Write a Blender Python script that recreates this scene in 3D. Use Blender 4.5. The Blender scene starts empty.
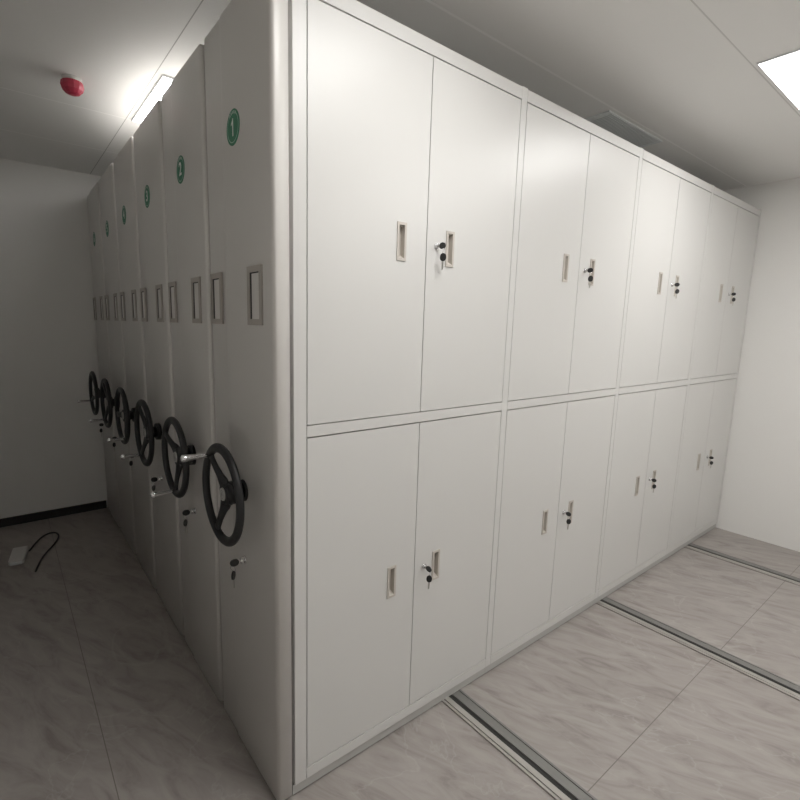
import bpy, bmesh, math, random
from mathutils import Vector, Matrix
random.seed(3)
PI = math.pi
scene = bpy.context.scene
COL = scene.collection

# ------------------------------------------------------------------ materials
def new_mat(name):
    m = bpy.data.materials.new(name); m.use_nodes = True
    nt = m.node_tree; b = nt.nodes['Principled BSDF']
    return m, nt, b

def sock(b, name, v):
    if name in b.inputs: b.inputs[name].default_value = v

def simple(name, col, rough=0.5, metal=0.0, spec=0.5, bump=0.0, bscale=200.0):
    m, nt, b = new_mat(name)
    b.inputs['Base Color'].default_value = (*col, 1)
    b.inputs['Roughness'].default_value = rough
    b.inputs['Metallic'].default_value = metal
    sock(b, 'Specular IOR Level', spec)
    if bump:
        tc = nt.nodes.new('ShaderNodeTexCoord'); n = nt.nodes.new('ShaderNodeTexNoise')
        n.inputs['Scale'].default_value = bscale; n.inputs['Detail'].default_value = 2
        bp = nt.nodes.new('ShaderNodeBump'); bp.inputs['Strength'].default_value = bump
        bp.inputs['Distance'].default_value = 0.001
        nt.links.new(tc.outputs['Object'], n.inputs['Vector'])
        nt.links.new(n.outputs['Fac'], bp.inputs['Height'])
        nt.links.new(bp.outputs['Normal'], b.inputs['Normal'])
    return m

def painted_steel(name, col, rough, wob=0.25):
    """powder coated sheet steel: orange peel grain plus a slow waviness of the sheet"""
    m, nt, b = new_mat(name)
    b.inputs['Base Color'].default_value = (*col, 1)
    b.inputs['Roughness'].default_value = rough
    sock(b, 'Specular IOR Level', 0.5)
    tc = nt.nodes.new('ShaderNodeTexCoord')
    n1 = nt.nodes.new('ShaderNodeTexNoise'); n1.inputs['Scale'].default_value = 420; n1.inputs['Detail'].default_value = 1
    n2 = nt.nodes.new('ShaderNodeTexNoise'); n2.inputs['Scale'].default_value = 3.2; n2.inputs['Detail'].default_value = 1
    b1 = nt.nodes.new('ShaderNodeBump'); b1.inputs['Strength'].default_value = 0.10; b1.inputs['Distance'].default_value = 0.0006
    b2 = nt.nodes.new('ShaderNodeBump'); b2.inputs['Strength'].default_value = wob; b2.inputs['Distance'].default_value = 0.006
    nt.links.new(tc.outputs['Object'], n1.inputs['Vector']); nt.links.new(tc.outputs['Object'], n2.inputs['Vector'])
    nt.links.new(n1.outputs['Fac'], b1.inputs['Height']); nt.links.new(n2.outputs['Fac'], b2.inputs['Height'])
    nt.links.new(b2.outputs['Normal'], b1.inputs['Normal']); nt.links.new(b1.outputs['Normal'], b.inputs['Normal'])
    return m

def line_mask(nt, coord, positions, width):
    """1 where coord lies within width/2 of any of the positions"""
    prev = None
    for p in positions:
        s = nt.nodes.new('ShaderNodeMath'); s.operation = 'COMPARE'
        s.inputs[1].default_value = p; s.inputs[2].default_value = width/2
        nt.links.new(coord, s.inputs[0])
        if prev is None: prev = s.outputs[0]
        else:
            mx = nt.nodes.new('ShaderNodeMath'); mx.operation = 'MAXIMUM'
            nt.links.new(prev, mx.inputs[0]); nt.links.new(s.outputs[0], mx.inputs[1]); prev = mx.outputs[0]
    return prev

def mix_rgb(nt, fac, a, b_, blend='MIX'):
    mx = nt.nodes.new('ShaderNodeMix'); mx.data_type = 'RGBA'; mx.blend_type = blend
    if isinstance(fac, float): mx.inputs[0].default_value = fac
    else: nt.links.new(fac, mx.inputs[0])
    for s, v in ((mx.inputs[6], a), (mx.inputs[7], b_)):
        if isinstance(v, tuple): s.default_value = (*v, 1)
        else: nt.links.new(v, s)
    return mx.outputs[2]

def floor_material():
    m, nt, b = new_mat('stone_tile')
    tc = nt.nodes.new('ShaderNodeTexCoord')
    sep = nt.nodes.new('ShaderNodeSeparateXYZ'); nt.links.new(tc.outputs['Object'], sep.inputs[0])
    mp = nt.nodes.new('ShaderNodeMapping'); mp.inputs['Scale'].default_value = (5.5, 1.5, 1)
    mr = nt.nodes.new('ShaderNodeMapping'); mr.inputs['Rotation'].default_value = (0, 0, math.radians(-24))
    nt.links.new(tc.outputs['Object'], mr.inputs[0]); nt.links.new(mr.outputs[0], mp.inputs[0])
    n1 = nt.nodes.new('ShaderNodeTexNoise'); n1.inputs['Scale'].default_value = 2.4; n1.inputs['Detail'].default_value = 7; n1.inputs['Roughness'].default_value = 0.62
    n1.inputs['Distortion'].default_value = 1.3
    nt.links.new(mp.outputs[0], n1.inputs['Vector'])
    r1 = nt.nodes.new('ShaderNodeValToRGB'); e = r1.color_ramp.elements
    e[0].position = 0.30; e[0].color = (0.25, 0.222, 0.205, 1); e[1].position = 0.62; e[1].color = (0.385, 0.355, 0.333, 1)
    el = r1.color_ramp.elements.new(0.46); el.color = (0.335, 0.305, 0.285, 1)
    nt.links.new(n1.outputs['Fac'], r1.inputs[0])
    # thin pale veins
    mp2 = nt.nodes.new('ShaderNodeMapping'); mp2.inputs['Rotation'].default_value = (0, 0, math.radians(-20)); mp2.inputs['Scale'].default_value = (1.0, 0.8, 1)
    nt.links.new(tc.outputs['Object'], mp2.inputs[0])
    n2 = nt.nodes.new('ShaderNodeTexNoise'); n2.inputs['Scale'].default_value = 2.0; n2.inputs['Detail'].default_value = 5; n2.inputs['Distortion'].default_value = 0.9
    nt.links.new(mp2.outputs[0], n2.inputs['Vector'])
    cmp_ = nt.nodes.new('ShaderNodeMath'); cmp_.operation = 'SUBTRACT'; cmp_.inputs[1].default_value = 0.5
    nt.links.new(n2.outputs['Fac'], cmp_.inputs[0])
    ab = nt.nodes.new('ShaderNodeMath'); ab.operation = 'ABSOLUTE'; nt.links.new(cmp_.outputs[0], ab.inputs[0])
    rv = nt.nodes.new('ShaderNodeMapRange'); rv.inputs[1].default_value = 0.0; rv.inputs[2].default_value = 0.006; rv.inputs[3].default_value = 0.24; rv.inputs[4].default_value = 0.0
    nt.links.new(ab.outputs[0], rv.inputs[0])
    c = mix_rgb(nt, rv.outputs[0], r1.outputs[0], (0.52, 0.50, 0.48))
    jx = line_mask(nt, sep.outputs[0], [-1.68, -0.48], 0.003)
    jy = line_mask(nt, sep.outputs[1], [-1.737, -0.537], 0.003)
    mx = nt.nodes.new('ShaderNodeMath'); mx.operation = 'MAXIMUM'; nt.links.new(jx, mx.inputs[0]); nt.links.new(jy, mx.inputs[1])
    c = mix_rgb(nt, mx.outputs[0], c, (0.19, 0.17, 0.155))
    nt.links.new(c, b.inputs['Base Color'])
    b.inputs['Roughness'].default_value = 0.42
    return m

def ceiling_material():
    m, nt, b = new_mat('ceiling_panel')
    tc = nt.nodes.new('ShaderNodeTexCoord')
    sep = nt.nodes.new('ShaderNodeSeparateXYZ'); nt.links.new(tc.outputs['Object'], sep.inputs[0])
    jx = line_mask(nt, sep.outputs[0], [-0.06], 0.004)
    jy = line_mask(nt, sep.outputs[1], [0.105, 1.75, 2.365], 0.010)
    jd = line_mask(nt, sep.outputs[1], [-0.415, -1.05], 0.005)
    c = mix_rgb(nt, jy, (0.89, 0.882, 0.86), (1.0, 0.99, 0.97))
    c = mix_rgb(nt, jx, c, (0.48, 0.47, 0.45))
    c = mix_rgb(nt, jd, c, (0.68, 0.67, 0.65))
    nt.links.new(c, b.inputs['Base Color']); b.inputs['Roughness'].default_value = 0.6
    return m

M = {}
M['steel'] = painted_steel('light_grey_coated_steel', (0.68, 0.674, 0.655), 0.35)
M['panel'] = painted_steel('light_grey_coated_end_panel', (0.72, 0.70, 0.67), 0.33, 0.35)
M['base'] = simple('grey_base_steel', (0.50, 0.495, 0.475), 0.45)
M['inner'] = simple('gap_shade_interior', (0.12, 0.118, 0.11), 0.6)  # interior coloured dark to stand for the shade in the door gaps
M['topgrey'] = simple('bounce_limiting_grey_top_sheet', (0.42, 0.41, 0.395), 0.7)  # unseen tops; this grey is chosen to limit light bounced onto the ceiling
M['pull'] = simple('beige_grey_plastic', (0.56, 0.52, 0.47), 0.45)
M['holder'] = simple('brown_grey_plastic', (0.44, 0.405, 0.37), 0.4)
M['slotshade'] = simple('slot_shade_strip', (0.03, 0.028, 0.026), 0.6)  # near-black strips paint the shade inside the raised label frames
M['black'] = simple('black_bakelite', (0.011, 0.011, 0.012), 0.42, 0, 0.5, 0.3, 90)
M['keyhead'] = simple('black_key_plastic', (0.02, 0.02, 0.02), 0.3)
M['chrome'] = simple('chrome', (0.78, 0.78, 0.79), 0.16, 1.0)
M['nickel'] = simple('satin_nickel', (0.62, 0.61, 0.58), 0.3, 1.0)
M['cap'] = simple('silver_cap', (0.55, 0.54, 0.52), 0.38, 0.4)
M['green'] = simple('green_sticker', (0.025, 0.20, 0.105), 0.45)
M['palegreen'] = simple('pale_green_print', (0.42, 0.60, 0.50), 0.5)
M['white_print'] = simple('white_print', (0.85, 0.87, 0.84), 0.5)
M['wall'] = simple('white_wall_paint', (0.84, 0.83, 0.805), 0.85, 0, 0.2, 0.15, 60)
M['skirt'] = simple('black_skirting', (0.012, 0.012, 0.012), 0.4)
M['ceiling'] = ceiling_material()
M['floor'] = floor_material()
M['alu'] = simple('brushed_aluminium', (0.50, 0.48, 0.45), 0.35, 0.6)
M['railgrey'] = simple('grey_rail_steel', (0.26, 0.255, 0.245), 0.4, 0.5)
M['raildark'] = simple('rail_groove', (0.025, 0.024, 0.022), 0.6)
M['vent'] = simple('vent_grey', (0.78, 0.80, 0.80), 0.5)
M['ventdark'] = simple('vent_shadow_gap', (0.50, 0.52, 0.52), 0.7)
M['lampframe'] = simple('lamp_frame_white', (0.82, 0.82, 0.84), 0.4)
M['red'] = simple('red_plastic', (0.50, 0.045, 0.085), 0.35)
M['whiteplastic'] = simple('white_plastic', (0.70, 0.68, 0.66), 0.4)
M['cable'] = simple('black_cable', (0.02, 0.02, 0.02), 0.5)
def emissive(name, col, s):
    m = bpy.data.materials.new(name); m.use_nodes = True; nt = m.node_tree
    nt.nodes.clear(); e = nt.nodes.new('ShaderNodeEmission'); o = nt.nodes.new('ShaderNodeOutputMaterial')
    e.inputs[0].default_value = (*col, 1); e.inputs[1].default_value = s
    nt.links.new(e.outputs[0], o.inputs[0]); return m
M['lamp'] = emissive('led_diffuser', (1.0, 0.985, 0.965), 13.5)

# ------------------------------------------------------------------ helpers
def add_box(bm, x0, x1, y0, y1, z0, z1, mi=0):
    v = [bm.verts.new(p) for p in ((x0,y0,z0),(x1,y0,z0),(x1,y1,z0),(x0,y1,z0),(x0,y0,z1),(x1,y0,z1),(x1,y1,z1),(x0,y1,z1))]
    for f in ((0,3,2,1),(4,5,6,7),(0,1,5,4),(1,2,6,5),(2,3,7,6),(3,0,4,7)):
        bm.faces.new([v[i] for i in f]).material_index = mi

def add_cyl(bm, p0, p1, r0, r1=None, n=24, mi=0, caps=True):
    r1 = r0 if r1 is None else r1
    p0, p1 = Vector(p0), Vector(p1); d = (p1-p0).normalized()
    a = d.orthogonal().normalized(); b = d.cross(a)
    A = [bm.verts.new(p0+(a*math.cos(t)+b*math.sin(t))*r0) for t in (2*PI*i/n for i in range(n))]
    B = [bm.verts.new(p1+(a*math.cos(t)+b*math.sin(t))*r1) for t in (2*PI*i/n for i in range(n))]
    for i in range(n):
        f = bm.faces.new((A[i], A[(i+1)%n], B[(i+1)%n], B[i])); f.smooth = True; f.material_index = mi
    if caps:
        bm.faces.new(A[::-1]).material_index = mi; bm.faces.new(B).material_index = mi

def add_rings(bm, rings, close=True, caps=True, mi=0, smooth=True):
    R = [[bm.verts.new(p) for p in r] for r in rings]
    n = len(R[0])
    for a, b in zip(R, R[1:]):
        for i in range(n if close else n-1):
            f = bm.faces.new((a[i], a[(i+1)%n], b[(i+1)%n], b[i])); f.smooth = smooth; f.material_index = mi
    if caps:
        bm.faces.new(R[0][::-1]).material_index = mi; bm.faces.new(R[-1]).material_index = mi
    return R

def add_torus(bm, axis, c, R, ra, rb, n=56, k=14, mi=0):
    """ring around local axis 'x' or 'y'; ra radial half width, rb half width along the axis"""
    rs = []
    for i in range(n):
        t = 2*PI*i/n; row = []
        for j in range(k):
            u = 2*PI*j/k; rr = R + ra*math.cos(u); h = rb*math.sin(u)
            p = (h, rr*math.cos(t), rr*math.sin(t)) if axis == 'x' else (rr*math.cos(t), h, rr*math.sin(t))
            row.append(bm.verts.new(Vector(p)+Vector(c)))
        rs.append(row)
    for i in range(n):
        for j in range(k):
            f = bm.faces.new((rs[i][j], rs[(i+1)%n][j], rs[(i+1)%n][(j+1)%k], rs[i][(j+1)%k])); f.smooth = True; f.material_index = mi

def obj(name, bm, mats, parent=None, loc=(0,0,0), rot=(0,0,0), bevel=0.0):
    bmesh.ops.recalc_face_normals(bm, faces=bm.faces)
    me = bpy.data.meshes.new(name); bm.to_mesh(me); bm.free()
    for m in (mats if isinstance(mats, (list, tuple)) else [mats]): me.materials.append(m)
    o = bpy.data.objects.new(name, me); COL.objects.link(o)
    o.location = loc; o.rotation_euler = rot
    if parent: o.parent = parent
    if bevel:
        b = o.modifiers.new('bevel', 'BEVEL'); b.width = bevel; b.segments = 2; b.limit_method = 'ANGLE'; b.angle_limit = math.radians(50)
    return o

def thing(name, label, cat, loc=(0,0,0), rot=(0,0,0), group=None):
    o = bpy.data.objects.new(name, None); COL.objects.link(o); o.empty_display_size = 0.05
    o.location = loc; o.rotation_euler = rot; o['label'] = label; o['category'] = cat
    if group: o['group'] = group
    return o

def tag(o, label, cat, group=None):
    o['label'] = label; o['category'] = cat
    if group: o['group'] = group
    return o

def struct(name, bm, m, label=None):
    o = obj(name, bm, m); o['kind'] = 'structure'
    if label: o['label'] = label
    return o

def box_obj(name, b, m, parent=None, loc=(0,0,0), bevel=0.0):
    bm = bmesh.new(); add_box(bm, *b); return obj(name, bm, m, parent, loc, bevel=bevel)

def copy_tree(o, parent=None):
    c = o.copy(); COL.objects.link(c); c.parent = parent
    for ch in list(o.children): copy_tree(ch, c)
    return c

# ------------------------------------------------------------------ room
XL, XR, YF, YB, ZC = -1.25, 3.546, -2.35, 2.985, 2.473
def shell(name, b, m, label):
    bm = bmesh.new(); add_box(bm, *b); return struct(name, bm, m, label)
shell('floor', (XL-.1, XR+.1, YF-.1, YB+.1, -.1, 0), M['floor'], 'grey marbled stone tile floor')
shell('ceiling', (XL-.1, XR+.1, YF-.1, YB+.1, ZC, ZC+.1), M['ceiling'], 'white panel ceiling with thin joints')
shell('wall_back', (XL, XR, YB, YB+.1, 0, ZC), M['wall'], 'white wall at the end of the dark left aisle')
shell('wall_right', (XR, XR+.1, YF, YB, 0, ZC), M['wall'], 'white wall at the right end of the shelving')
shell('wall_left', (XL-.1, XL, YF, YB, 0, ZC), M['wall'], 'white wall of the left aisle')
shell('wall_front', (XL, XR, YF-.1, YF, 0, ZC), M['wall'], 'white wall behind the viewer')
bm = bmesh.new(); add_box(bm, XL+.012, -0.0985, YB-.012, YB, 0, .06); struct('baseboard_back', bm, M['skirt'], 'black skirting board at the foot of the far wall')
bm = bmesh.new(); add_box(bm, XL, XL+.012, YF, YB, 0, .06); struct('baseboard_left', bm, M['skirt'], 'black skirting board')

# ------------------------------------------------------------------ ceiling lamps
def lamp(x0, y0, w, d, label):
    t = thing('ceiling_light', label, 'ceiling light', (x0+w/2, y0+d/2, ZC), group='flat LED ceiling panels')
    f = .004
    bm = bmesh.new()
    add_box(bm, -w/2, w/2, -d/2, -d/2+f, -.008, 0); add_box(bm, -w/2, w/2, d/2-f, d/2, -.008, 0)
    add_box(bm, -w/2, -w/2+f, -d/2+f, d/2-f, -.008, 0); add_box(bm, w/2-f, w/2, -d/2+f, d/2-f, -.008, 0)
    obj('frame', bm, M['lampframe'], t)
    box_obj('diffuser', (-w/2+f, w/2-f, -d/2+f, d/2-f, -.006, -.001), M['lamp'], t)
    return t
lamp(1.692, -1.032, .6, .6, 'bright square ceiling light over the front aisle at the right edge of the photo')
lamp(1.692, -2.24, .6, .6, 'added unseen square fill light behind the viewer near the middle of the aisle')  # added out of view to lift the reflected light in the aisle
lamp(1.692, 1.145, .6, .6, 'added unseen square fill light above the middle of the shelving tops')  # added out of sight so the ceiling near the shelving gets bounce light
lamp(-.03, -1.032, .6, .6, 'square ceiling light over the front aisle above the near end of the shelving')
lamp(-.036, 1.145, .6, .6, 'bright square ceiling light above the shelving tops beside the left aisle')

# ------------------------------------------------------------------ air vent
t = thing('ceiling_vent', 'grey slatted air vent in the ceiling above the second bay of doors', 'ceiling vent', (1.96, .41, ZC))
w, d = .57, .57
bm = bmesh.new()
for b in ((-w/2, w/2, -d/2, -d/2+.03), (-w/2, w/2, d/2-.03, d/2), (-w/2, -w/2+.03, -d/2+.03, d/2-.03), (w/2-.03, w/2, -d/2+.03, d/2-.03)):
    add_box(bm, *b, -.006, 0)
obj('frame', bm, M['vent'], t)
box_obj('backing', (-w/2+.03, w/2-.03, -d/2+.03, d/2-.03, -.0025, -.0005), M['ventdark'], t)
bm = bmesh.new()
n = 30
for i in range(n):
    x = -w/2+.03 + (w-.06)*(i+.5)/n
    add_box(bm, x-.0045, x+.0045, -d/2+.03, d/2-.03, -.0045, -.0025)
    add_box(bm, x-.0045, x+.0045, -d/2+.004, -d/2+.026, -.0085, -.006)
obj('slats', bm, M['vent'], t)

# ------------------------------------------------------------------ red capped detector
t = thing('smoke_detector', 'round detector under a red plastic cap on the ceiling above the left aisle', 'smoke detector', (-.328, 1.44, ZC))
t.scale = (.62, .62, .92)
bm = bmesh.new(); add_cyl(bm, (0,0,-.018), (0,0,0), .058, .062, 32); obj('base', bm, M['whiteplastic'], t)
bm = bmesh.new()
rings = []
for z, r in ((-.018,.068), (-.035,.072), (-.052,.064), (-.066,.044), (-.072,.020)):
    rings.append([(r*math.cos(a)*(1+.03*math.sin(3*a)), r*math.sin(a), z) for a in (2*PI*i/12 for i in range(12))])
add_rings(bm, rings, smooth=False); obj('cap', bm, M['red'], t)

# ------------------------------------------------------------------ floor rails
RT = .006
def rail(x0, label):
    t = thing('floor_rail', label, 'floor rail', (x0, 0, 0), group='rails the shelving rolls on')
    y0, y1 = YF+.02, YB-.03
    box_obj('bed', (0, .104, y0, y1, 0, .0012), M['raildark'], t)
    bm = bmesh.new()
    add_box(bm, 0, .010, y0, y1, .0012, RT); add_box(bm, .014, .036, y0, y1, .0012, RT)
    obj('edge_strip', bm, M['alu'], t, bevel=.0008)
    box_obj('track', (.056, .092, y0, y1, .0012, RT), M['railgrey'], t, bevel=.001)
    box_obj('edge_strip', (.096, .104, y0, y1, .0012, RT-.001), M['railgrey'], t)
    return t
rail(1.786, 'dark grooved steel floor rail running out from under the third bay of doors')
rail(2.962, 'dark grooved steel floor rail nearest the right wall')
rail(.610, 'dark grooved steel floor rail under the first bay of doors, nearest the viewer')

# ------------------------------------------------------------------ shelving dimensions
MOD, STI = .8915, .034
Z_TOP, Z_DT, Z_UM, Z_LM, Z_DB, Z_RB = 2.294, 2.255, 1.176, 1.144, .078, .041
PZ = 2.313                       # end panel top
PX0, PX1 = -.097, -.051          # end panel outer / inner face
PITCH, DEP = .497, .493
bays = [(k*MOD, k*MOD+MOD-STI) for k in range(4)]
bays[3] = (bays[3][0], 3.514)
BX1 = 3.538                      # right end of every unit

def end_panel_bm():
    bm = bmesh.new()
    prof = [(PX1, .002), (PX0+.011, .002)]
    for i in range(1, 8):
        a = i/7*PI/2; prof.append((PX0+.011-.011*math.sin(a), .002+.016*(1-math.cos(a))))
    prof += [(PX0, .318)]
    for i in range(1, 5):            # shallow fold
        s = i/4; prof.append((PX0+.0035*(3*s*s-2*s**3), .318+.022*s))
    for i in range(0, 9):
        a = i/8*PI/2; prof.append((PX0+.0035+.020*(1-math.cos(a)), DEP-.036+.036*math.sin(a)))
    prof += [(PX1, DEP)]
    def ring(z, s):
        out = []
        for x, y in prof:
            yy = min(max(y, .002+s), DEP-s); out.append((min(x+s*.5, PX1), yy, z))
        return out
    add_rings(bm, [ring(.012, 0), ring(PZ-.020, 0), ring(PZ-.008, .001), ring(PZ-.002, .003), ring(PZ, .006)], smooth=True)
    return bm

def frame_ring(bm, axis, c, w, h, t, y0, y1, mi=0):
    """rectangular frame; axis 'y' lies in XZ, axis 'x' lies in YZ"""
    def bx(a0, a1, z0, z1):
        if axis == 'y': add_box(bm, c[0]+a0, c[0]+a1, y0, y1, c[1]+z0, c[1]+z1, mi)
        else: add_box(bm, y0, y1, c[0]+a0, c[0]+a1, c[1]+z0, c[1]+z1, mi)
    bx(-w/2, -w/2+t, -h/2, h/2); bx(w/2-t, w/2, -h/2, h/2)
    bx(-w/2+t, w/2-t, h/2-t, h/2); bx(-w/2+t, w/2-t, -h/2, -h/2+t)

WHEEL_X, WHEEL_Y, WHEEL_Z, WHEEL_R = -.166, .222, .945, .1415
def wheel_parts(parent, ang):
    """three spoke handwheel; its grip sits on the rim at angle ang (0 = far side, 90 = up)"""
    bm = bmesh.new()
    add_torus(bm, 'x', (0,0,0), WHEEL_R, .0145, .0115)
    for q in range(3):
        a = q*2*PI/3; ca, sa = math.cos(a), math.sin(a)
        rings = []
        for r, wd, th, dx in ((.012,.034,.011,.016), (.036,.031,.010,.015), (.060,.019,.009,.011), (.090,.0145,.008,.005), (.118,.0145,.007,.001), (.138,.022,.006,0)):
            ring = []
            for i in range(12):
                u = 2*PI*i/12
                s = wd*math.cos(u); h = th*math.sin(u)
                ring.append((dx+h, r*ca - s*sa, r*sa + s*ca))
            rings.append(ring)
        add_rings(bm, rings)
    add_cyl(bm, (.034,0,0), (.004,0,0), .036, .032, 32)
    w = obj('handwheel', bm, M['black'], parent, (WHEEL_X, WHEEL_Y, WHEEL_Z), (ang, 0, 0))
    bm = bmesh.new(); add_cyl(bm, (.004,0,0), (-.0005,0,0), .0205, .019, 28); 
    add_torus(bm, 'x', (-.0005,0,0), .013, .0008, .0006, 28, 6, 1)
    add_box(bm, -.0013, -.0005, -.006, .006, -.0014, .0014, 1); add_box(bm, -.0013, -.0005, -.0014, .0014, -.008, .008, 1)
    obj('hub_cap', bm, [M['cap'], M['railgrey']], w).rotation_euler = (-ang, 0, 0)
    bm = bmesh.new()
    prof = [(.004,.006), (-.012,.006), (-.014,.0075), (-.020,.0068), (-.045,.0085), (-.075,.0108), (-.084,.0112), (-.089,.0095), (-.091,.005)]
    add_rings(bm, [[(x, r*math.cos(2*PI*i/20), r*math.sin(2*PI*i/20)) for i in range(20)] for x, r in prof])
    obj('grip', bm, M['chrome'], w, (0, WHEEL_R-.006, 0))
    return w

def collar_parts(parent, dark):
    bm = bmesh.new()
    if dark:
        add_cyl(bm, (PX0,0,0), (PX0-.018,0,0), .040, .038, 32); add_cyl(bm, (PX0-.018,0,0), (WHEEL_X+.030,0,0), .024, .024, 24)
        mats = [M['black']]
    else:
        add_cyl(bm, (PX0,0,0), (PX0-.005,0,0), .034, .032, 32, 0); add_cyl(bm, (PX0-.005,0,0), (PX0-.024,0,0), .024, .022, 32, 1)
        add_cyl(bm, (PX0-.024,0,0), (WHEEL_X+.030,0,0), .016, .016, 24, 0)
        mats = [M['black'], M['chrome']]
    return obj('shaft_collar', bm, mats, parent, (0, WHEEL_Y, WHEEL_Z))

def panel_lock(parent):
    bm = bmesh.new(); add_cyl(bm, (PX0,0,0), (PX0-.004,0,0), .013, .012, 24); add_cyl(bm, (PX0-.004,0,0), (PX0-.016,0,0), .009, .0085, 24)
    obj('lock', bm, M['chrome'], parent, (0, .222, .715))

def holder(parent, yc):
    bm = bmesh.new()
    frame_ring(bm, 'x', (yc, 1.531), .094, .158, .016, PX0-.005, PX0+.001, 0)
    add_box(bm, PX0-.0012, PX0+.001, yc-.031, yc+.031, 1.468, 1.594, 1)
    add_box(bm, PX0-.0024, PX0-.0012, yc+.0235, yc+.031, 1.468, 1.594, 2)
    add_box(bm, PX0-.0024, PX0-.0012, yc-.031, yc+.0235, 1.5905, 1.594, 2)
    obj('label_holder', bm, [M['holder'], M['panel'], M['slotshade']], parent, bevel=0)

def text_mesh(s, size):
    cu = bpy.data.curves.new('digit', 'FONT'); cu.body = s; cu.size = size; cu.align_x = 'CENTER'; cu.align_y = 'CENTER'
    cu.extrude = .0003; cu.offset = .0009
    o = bpy.data.objects.new('digit', cu); COL.objects.link(o)
    bpy.context.view_layer.update()
    me = bpy.data.meshes.new_from_object(o.evaluated_get(bpy.context.evaluated_depsgraph_get()))
    bpy.data.objects.remove(o); bpy.data.curves.remove(cu)
    me.materials.clear(); me.materials.append(M['white_print']); return me

def badge(parent, digit):
    R = .047; bm = bmesh.new(); x = PX0
    add_cyl(bm, (x,0,0), (x-.0008,0,0), R, R, 48, 0)
    # pale ring, open at the top where the small lettering stands
    n = 40
    ri, ro = .0375, .0400
    a0, a1 = math.radians(125), math.radians(415)
    P = []
    for i in range(n+1):
        a = a0+(a1-a0)*i/n
        P.append([bm.verts.new((x-.0011, r*math.cos(a), r*math.sin(a))) for r in (ri, ro)])
    for a, b in zip(P, P[1:]):
        bm.faces.new((a[0], a[1], b[1], b[0])).material_index = 1
    for k in range(5):               # tiny lettering over the number
        a = math.radians(90+(k-2)*15); c, s = math.cos(a), math.sin(a)
        for off in (-.0016, .0016):
            q = []
            for rr, tt in ((.0345, off-.0009), (.0425, off-.0009), (.0425, off+.0009), (.0345, off+.0009)):
                q.append(bm.verts.new((x-.0012, rr*c - tt*s, rr*s + tt*c)))
            bm.faces.new(q).material_index = 2
    b = obj('number_badge', bm, [M['green'], M['palegreen'], M['white_print']], parent, (0, .243, 1.995))
    if digit == 1:                   # a one with a slanting flag
        me = bpy.data.meshes.new('digit'); b1 = bmesh.new()
        for pl in (((-.0035,-.023), (.0035,-.023), (.0035,.023), (-.0015,.023), (-.0035,.019)), ((-.0035,.019), (-.0035,.011), (-.0125,.005), (-.0125,.010))):
            b1.faces.new([b1.verts.new((x, y, 0)) for x, y in pl])
        b1.to_mesh(me); b1.free(); me.materials.append(M['white_print'])
    else: me = text_mesh(str(digit), .062)
    d = bpy.data.objects.new('digit', me); COL.objects.link(d); d.parent = b
    # lie in the YZ plane and read from the aisle (facing -X)
    d.rotation_euler = (PI/2, 0, -PI/2); d.location = (PX0-.0014, 0, 0)
    return b

def common(root, ang, first):
    obj('end_panel', end_panel_bm(), M['panel'], root)
    holder(root, .110); holder(root, .404)
    wheel_parts(root, ang); collar_parts(root, not first); panel_lock(root)

ANG = [math.radians(a) for a in (50, -88, -60, -125, -59, -30)]
UNITS = 'mobile shelving units in the row'

# ------------------------------------------------------------------ unit 1, with the doors
u1 = thing('mobile_shelving_unit', 'light grey shelving unit nearest the viewer with double doors and green number 1 badge', 'shelving unit', (0,0,0), group=UNITS)
common(u1, ANG[0], True); badge(u1, 1)
bm = bmesh.new()
F0 = -.041
add_box(bm, F0, BX1, .455, DEP-.004, RT, Z_TOP)                    # back
add_box(bm, F0, BX1, .030, .455, Z_RB, Z_RB+.030)                  # floor plate
add_box(bm, F0, BX1, .040, .455, Z_LM+.004, Z_UM-.004)             # middle deck
for k in range(5):
    xx = F0 if k == 0 else (bays[k-1][1]+.008)
    x2 = -.006 if k == 0 else (bays[k][0]-.008 if k < 4 else BX1)
    add_box(bm, xx, x2, .030, .455, Z_RB+.030, Z_TOP-.014)
add_box(bm, PX1, F0, .030, DEP-.03, .03, Z_TOP-.02)
obj('cabinet_body', bm, M['inner'], u1)
box_obj('top_sheet', (F0, BX1, .030, DEP-.004, Z_TOP+.0005, Z_TOP+.003), M['topgrey'], u1)
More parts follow.
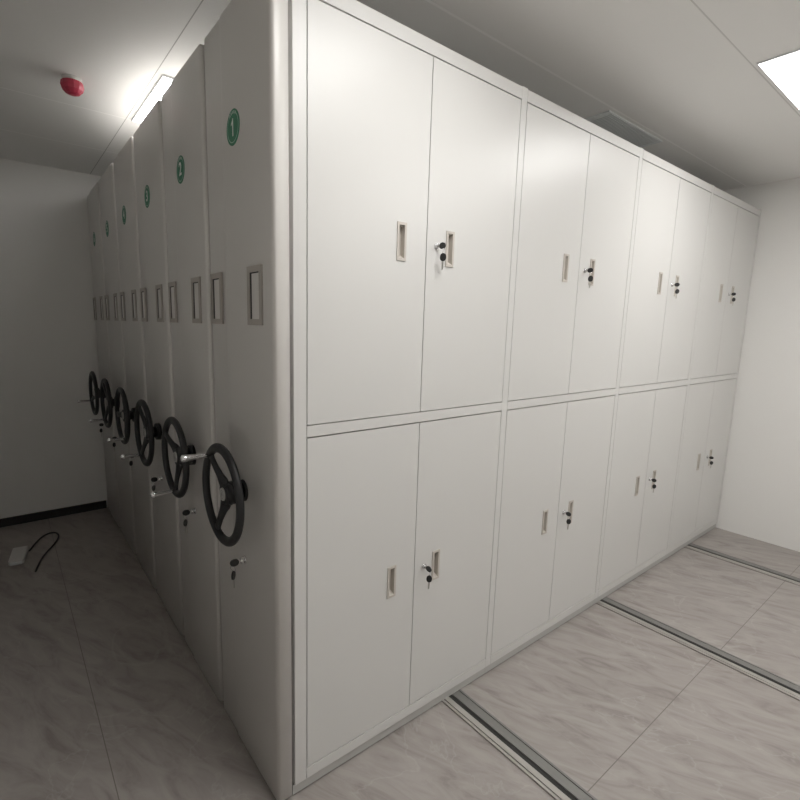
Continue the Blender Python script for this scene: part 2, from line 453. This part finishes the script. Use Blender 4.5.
# uprights
ups = [(F0, -.001)] + [(bays[k][1]+.0005, bays[k+1][0]-.0012) for k in range(3)] + [(bays[3][1]+.0005, BX1)]
for (a, b) in ups:
    box_obj('upright', (a, b, 0, .030, Z_RB, Z_TOP+.003), M['steel'], u1, bevel=.0012)
for k, (a, b) in enumerate(bays):
    a2 = a if k else a
    for nm, z0, z1 in (('top_rail', Z_DT, Z_TOP), ('middle_rail', Z_LM, Z_UM), ('bottom_rail', Z_RB, Z_DB)):
        box_obj(nm, (a2, b+.0003, 0, .030, z0, z1), M['steel'], u1, bevel=.0008)
    g = .0021
    mid = (a+b)/2
    for z0, z1, zp, zl in ((Z_UM, Z_DT, 1.710, 1.712), (Z_DB, Z_LM, .604, .616)):
        for s, (d0, d1) in ((-1, (a+g, mid-g*.8)), (1, (mid+g*.8, b-g))):
            pc = mid + s*.104; hw, hh = .0125, .047          # opening for the pull
            zb, zt = z0+g*1.6, z1-g*1.8
            bm = bmesh.new(); yf, yb = .0008, .020
            X = [d0, pc-hw, pc+hw, d1]; Z = [zb, zp-hh, zp+hh, zt]
            for i in range(3):
                for j in range(3):
                    if i == 1 and j == 1: continue
                    v = [bm.verts.new(p) for p in ((X[i],yf,Z[j]),(X[i+1],yf,Z[j]),(X[i+1],yf,Z[j+1]),(X[i],yf,Z[j+1]))]
                    bm.faces.new(v)
            def quad(*p): bm.faces.new([bm.verts.new(q) for q in p])
            quad((d0,yf,zb),(d0,yf,zt),(d0,yb,zt),(d0,yb,zb)); quad((d1,yf,zb),(d1,yb,zb),(d1,yb,zt),(d1,yf,zt))
            quad((d0,yf,zt),(d1,yf,zt),(d1,yb,zt),(d0,yb,zt)); quad((d0,yf,zb),(d0,yb,zb),(d1,yb,zb),(d1,yf,zb))
            quad((d0,yb,zb),(d0,yb,zt),(d1,yb,zt),(d1,yb,zb))
            bmesh.ops.remove_doubles(bm, verts=bm.verts, dist=1e-5)
            dr = obj('door', bm, M['steel'], u1)
            # recessed pull: rim in front of the sheet, cup behind it
            bm = bmesh.new()
            frame_ring(bm, 'y', (pc, zp), .036, .112, .0075, -.0025, .0008)
            cx0, cx1, cz0, cz1, cb = pc-.0105, pc+.0105, zp-.0485, zp+.0485, .0155
            for q in (((cx0,-.002,cz0),(cx0,-.002,cz1),(cx0+.001,cb,cz1-.004),(cx0+.001,cb,cz0+.010)),
                      ((cx1,-.002,cz0),(cx1,-.002,cz1),(cx1-.001,cb,cz1-.004),(cx1-.001,cb,cz0+.010)),
                      ((cx0,-.002,cz1),(cx1,-.002,cz1),(cx1-.001,cb,cz1-.004),(cx0+.001,cb,cz1-.004)),
                      ((cx0,-.002,cz0),(cx1,-.002,cz0),(cx1-.001,cb,cz0+.010),(cx0+.001,cb,cz0+.010)),
                      ((cx0+.001,cb,cz0+.010),(cx1-.001,cb,cz0+.010),(cx1-.001,cb,cz1-.004),(cx0+.001,cb,cz1-.004))):
                quad(*q)
            obj('recessed_pull', bm, M['pull'], dr)
            if s > 0:
                bm = bmesh.new()
                add_cyl(bm, (mid+.045,.0008,zl), (mid+.045,-.003,zl), .0105, .010, 24); add_cyl(bm, (mid+.045,-.003,zl), (mid+.045,-.009,zl), .0078, .0074, 24)
                obj('lock', bm, M['chrome'], dr)
# base plinth pieces with a joint under every upright
jx = [PX1+.004] + [bays[k][1]+STI*.2 for k in range(3)] + [BX1]
for k in range(4):
    box_obj('plinth', (jx[k]+.001, jx[k+1]-.0005, .006, .455, RT, Z_RB-.0005), M['base'], u1)

# ------------------------------------------------------------------ units 2 to 6
def plain_body(root):
    bm = bmesh.new()
    add_box(bm, F0, BX1, .004, .022, RT, Z_TOP); add_box(bm, F0, BX1, DEP-.022, DEP-.004, RT, Z_TOP)
    add_box(bm, F0, F0+.02, .022, DEP-.022, RT, Z_TOP-.014); add_box(bm, BX1-.02, BX1, .022, DEP-.022, RT, Z_TOP-.014)
    add_box(bm, PX1, F0, .030, DEP-.03, .03, Z_TOP-.02)
    obj('cabinet_body', bm, M['steel'], root)
    box_obj('top_sheet', (F0, BX1, .022, DEP-.022, Z_TOP-.006, Z_TOP-.001), M['topgrey'], root)
words = ['', '', 'second', 'third', 'fourth', 'fifth', 'sixth']
extra = {2: 'wheel turned grip down, directly behind the number 1 unit', 3: 'green number 3 badge high on its end panel', 4: 'small green number 4 badge', 5: 'badge and wheel near the far wall', 6: 'standing against the far wall, farthest from the viewer'}
labs = {2: 'light grey shelving unit with green number 2 badge and black handwheel, second from the viewer',
        3: 'light grey shelving unit with green number 3 badge, third from the viewer',
        4: 'light grey shelving unit with green number 4 badge, fourth from the viewer',
        5: 'light grey shelving unit with number 5 badge, fifth from the viewer',
        6: 'light grey shelving unit against the far wall, last in the row'}
proto = thing('mobile_shelving_unit', labs[2], 'shelving unit', (0, PITCH, 0), group=UNITS)
common(proto, ANG[1], False); plain_body(proto)
units = [u1, proto]
for k in range(2, 6):
    c = copy_tree(proto); c.location = (0, PITCH*k, 0); c['label'] = labs[k+1]
    for ch in c.children:
        if ch.name.startswith('handwheel'):
            ch.rotation_euler = (ANG[k], 0, 0)
            for g in ch.children:
                if g.name.startswith('hub_cap'): g.rotation_euler = (-ANG[k], 0, 0)
    units.append(c)
for k in range(1, 6): badge(units[k], k+1)

# ------------------------------------------------------------------ keys
def key_bm(vertical):
    """flat key; bow centre at origin, blade along +Y (in the lock) or -Z (hanging)"""
    bm = bmesh.new(); outline = []
    for i in range(20):
        a = 2*PI*i/20; outline.append((.0105*math.cos(a)*(1.0 if abs(math.cos(a)) < .9 else .95), .0125*math.sin(a)))
    th = .0022
    f = [(bm.verts.new((th, p, q)), bm.verts.new((-th, p, q))) for p, q in outline]
    n = len(f)
    bm.faces.new([a for a, _ in f]); bm.faces.new([b for _, b in f][::-1])
    for i in range(n): bm.faces.new((f[i][0], f[i][1], f[(i+1)%n][1], f[(i+1)%n][0]))
    return bm
def blade_bm():
    bm = bmesh.new()
    pts = [(-.0032,0), (.0032,0), (.0032,-.010), (.0024,-.012), (.0032,-.015), (.0020,-.017), (.0030,-.020), (.0018,-.023), (.0024,-.026), (0,-.029), (-.0030,-.026)]
    A = [bm.verts.new((.0008, y, z)) for y, z in pts]; B = [bm.verts.new((-.0008, y, z)) for y, z in pts]
    bm.faces.new(A); bm.faces.new(B[::-1]); n = len(pts)
    for i in range(n): bm.faces.new((A[i], B[i], B[(i+1)%n], A[(i+1)%n]))
    return bm
def key_pair(label, loc, rotz, group, s=1.0, turn=0.5):
    """one key in the lock, its spare hanging from a ring below; local -Y is out of the lock"""
    t = thing('key_pair', label, 'keys', loc, (0, 0, rotz), group)
    t.scale = (s, s, s)
    k1 = obj('key', blade_bm(), M['nickel'], t, (0, -.014, 0), (PI/2, 0, 0))
    k1.scale = (1, 1, .55)
    bm = key_bm(True); bmesh.ops.transform(bm, matrix=Matrix.Translation((0, 0, .0115)), verts=bm.verts)
    b1 = obj('key_bow', bm, M['keyhead'], k1); b1.scale = (1, 1, 1/.55)
    bm = bmesh.new(); add_torus(bm, 'y', (0, 0, 0), .0085, .0007, .0007, 28, 8); obj('key_ring', bm, M['chrome'], t, (0, -.030, -.016), (.25, .0, .5))
    k2 = obj('key', blade_bm(), M['nickel'], t, (0, -.029, -.046), (0.05, 0, turn))
    bm = key_bm(True); bmesh.ops.transform(bm, matrix=Matrix.Translation((0, 0, .0105)), verts=bm.verts)
    obj('key_bow', bm, M['keyhead'], k2)
    return t
order = ['first bay of doors from the left', 'second bay of doors from the left', 'third bay of doors from the left', 'last bay beside the right wall']
firstk = None
for k, (a, b) in enumerate(bays):
    mid = (a+b)/2
    for lvl, zl in (('upper', 1.712), ('lower', .616)):
        lab = 'black-headed keys in the %s lock of the %s' % (lvl, order[k])
        tr = random.uniform(.5, 1.0)
        if firstk is None:
            firstk = key_pair(lab, (mid+.045, 0, zl), 0, 'keys in the cabinet door locks', 1.0, .8)
        else:
            c = copy_tree(firstk); c.location = (mid+.045, 0, zl); c['label'] = lab
pk = None
plabs = ['black-headed keys in the lock below the nearest handwheel', 'keys in the lock below the handwheel of the number 2 unit',
         'keys in the lock below the handwheel of the number 3 unit', 'keys in the lock below the handwheel of the number 4 unit',
         'keys in the lock below the handwheel of the fifth unit', 'keys in the lock below the farthest handwheel']
for k in range(6):
    c = copy_tree(firstk); c.location = (PX0-.006, PITCH*k+.222, .715); c.rotation_euler = (0, 0, -PI/2)
    c.scale = (1.15,)*3; c['label'] = plabs[k]; c['group'] = 'keys in the end panel locks'

# ------------------------------------------------------------------ small adapter and cable on the left floor
t = thing('power_adapter', 'small pale box lying on the dark floor of the left aisle', 'adapter box', (-.672, 2.37, 0), (0, 0, math.radians(-8)))
bm = bmesh.new(); add_box(bm, -.040, .040, -.105, .105, 0, .028); obj('case', bm, M['whiteplastic'], t, bevel=.006)
bm = bmesh.new(); add_box(bm, -.030, .030, -.118, -.1055, .004, .022); obj('end_cap', bm, M['vent'], t, bevel=.003)
cu = bpy.data.curves.new('cable', 'CURVE'); cu.dimensions = '3D'; cu.bevel_depth = .005; cu.bevel_resolution = 3
pts = [(-.615,2.43), (-.56,2.60), (-.50,2.68), (-.455,2.66), (-.44,2.58), (-.48,2.45), (-.54,2.33), (-.57,2.24), (-.60,2.10)]
sp = cu.splines.new('NURBS'); sp.points.add(len(pts)-1); sp.use_endpoint_u = True; sp.order_u = 4
for p, (x, y) in zip(sp.points, pts): p.co = (x, y, .0052, 1)
co = bpy.data.objects.new('cable_tmp', cu); COL.objects.link(co); bpy.context.view_layer.update()
me = bpy.data.meshes.new_from_object(co.evaluated_get(bpy.context.evaluated_depsgraph_get())); bpy.data.objects.remove(co)
me.materials.clear(); me.materials.append(M['cable'])
c = bpy.data.objects.new('cable', me); COL.objects.link(c)
tag(c, 'thin dark cable looped on the left aisle floor beside the pale box', 'cable')

# ------------------------------------------------------------------ camera
cam = bpy.data.cameras.new('camera'); co = bpy.data.objects.new('camera', cam); COL.objects.link(co)
R = Matrix(((0.7925, -0.60945, 0.02256), (-0.07831, -0.13838, -0.98728), (0.60482, 0.78066, -0.1574)))
rx, dn, fw = R[0], R[1], R[2]
m3 = Matrix((rx, -dn, -fw)).transposed()
co.matrix_world = Matrix.Translation((-0.66016, -1.16195, 1.45772)) @ m3.to_4x4()
cam.sensor_width = 36; cam.lens = 484.51/800*36
cam.shift_x = (400-375.651)/800; cam.shift_y = (402.846-400)/800
cam.clip_start = .02
scene.camera = co

# ------------------------------------------------------------------ world, view
w = bpy.data.worlds.new('world'); scene.world = w; w.use_nodes = True
w.node_tree.nodes['Background'].inputs[0].default_value = (0, 0, 0, 1)
vs = scene.view_settings
vs.view_transform = 'Standard'; vs.look = 'None'; vs.gamma = 1; vs.use_curve_mapping = False; vs.exposure = -0.06
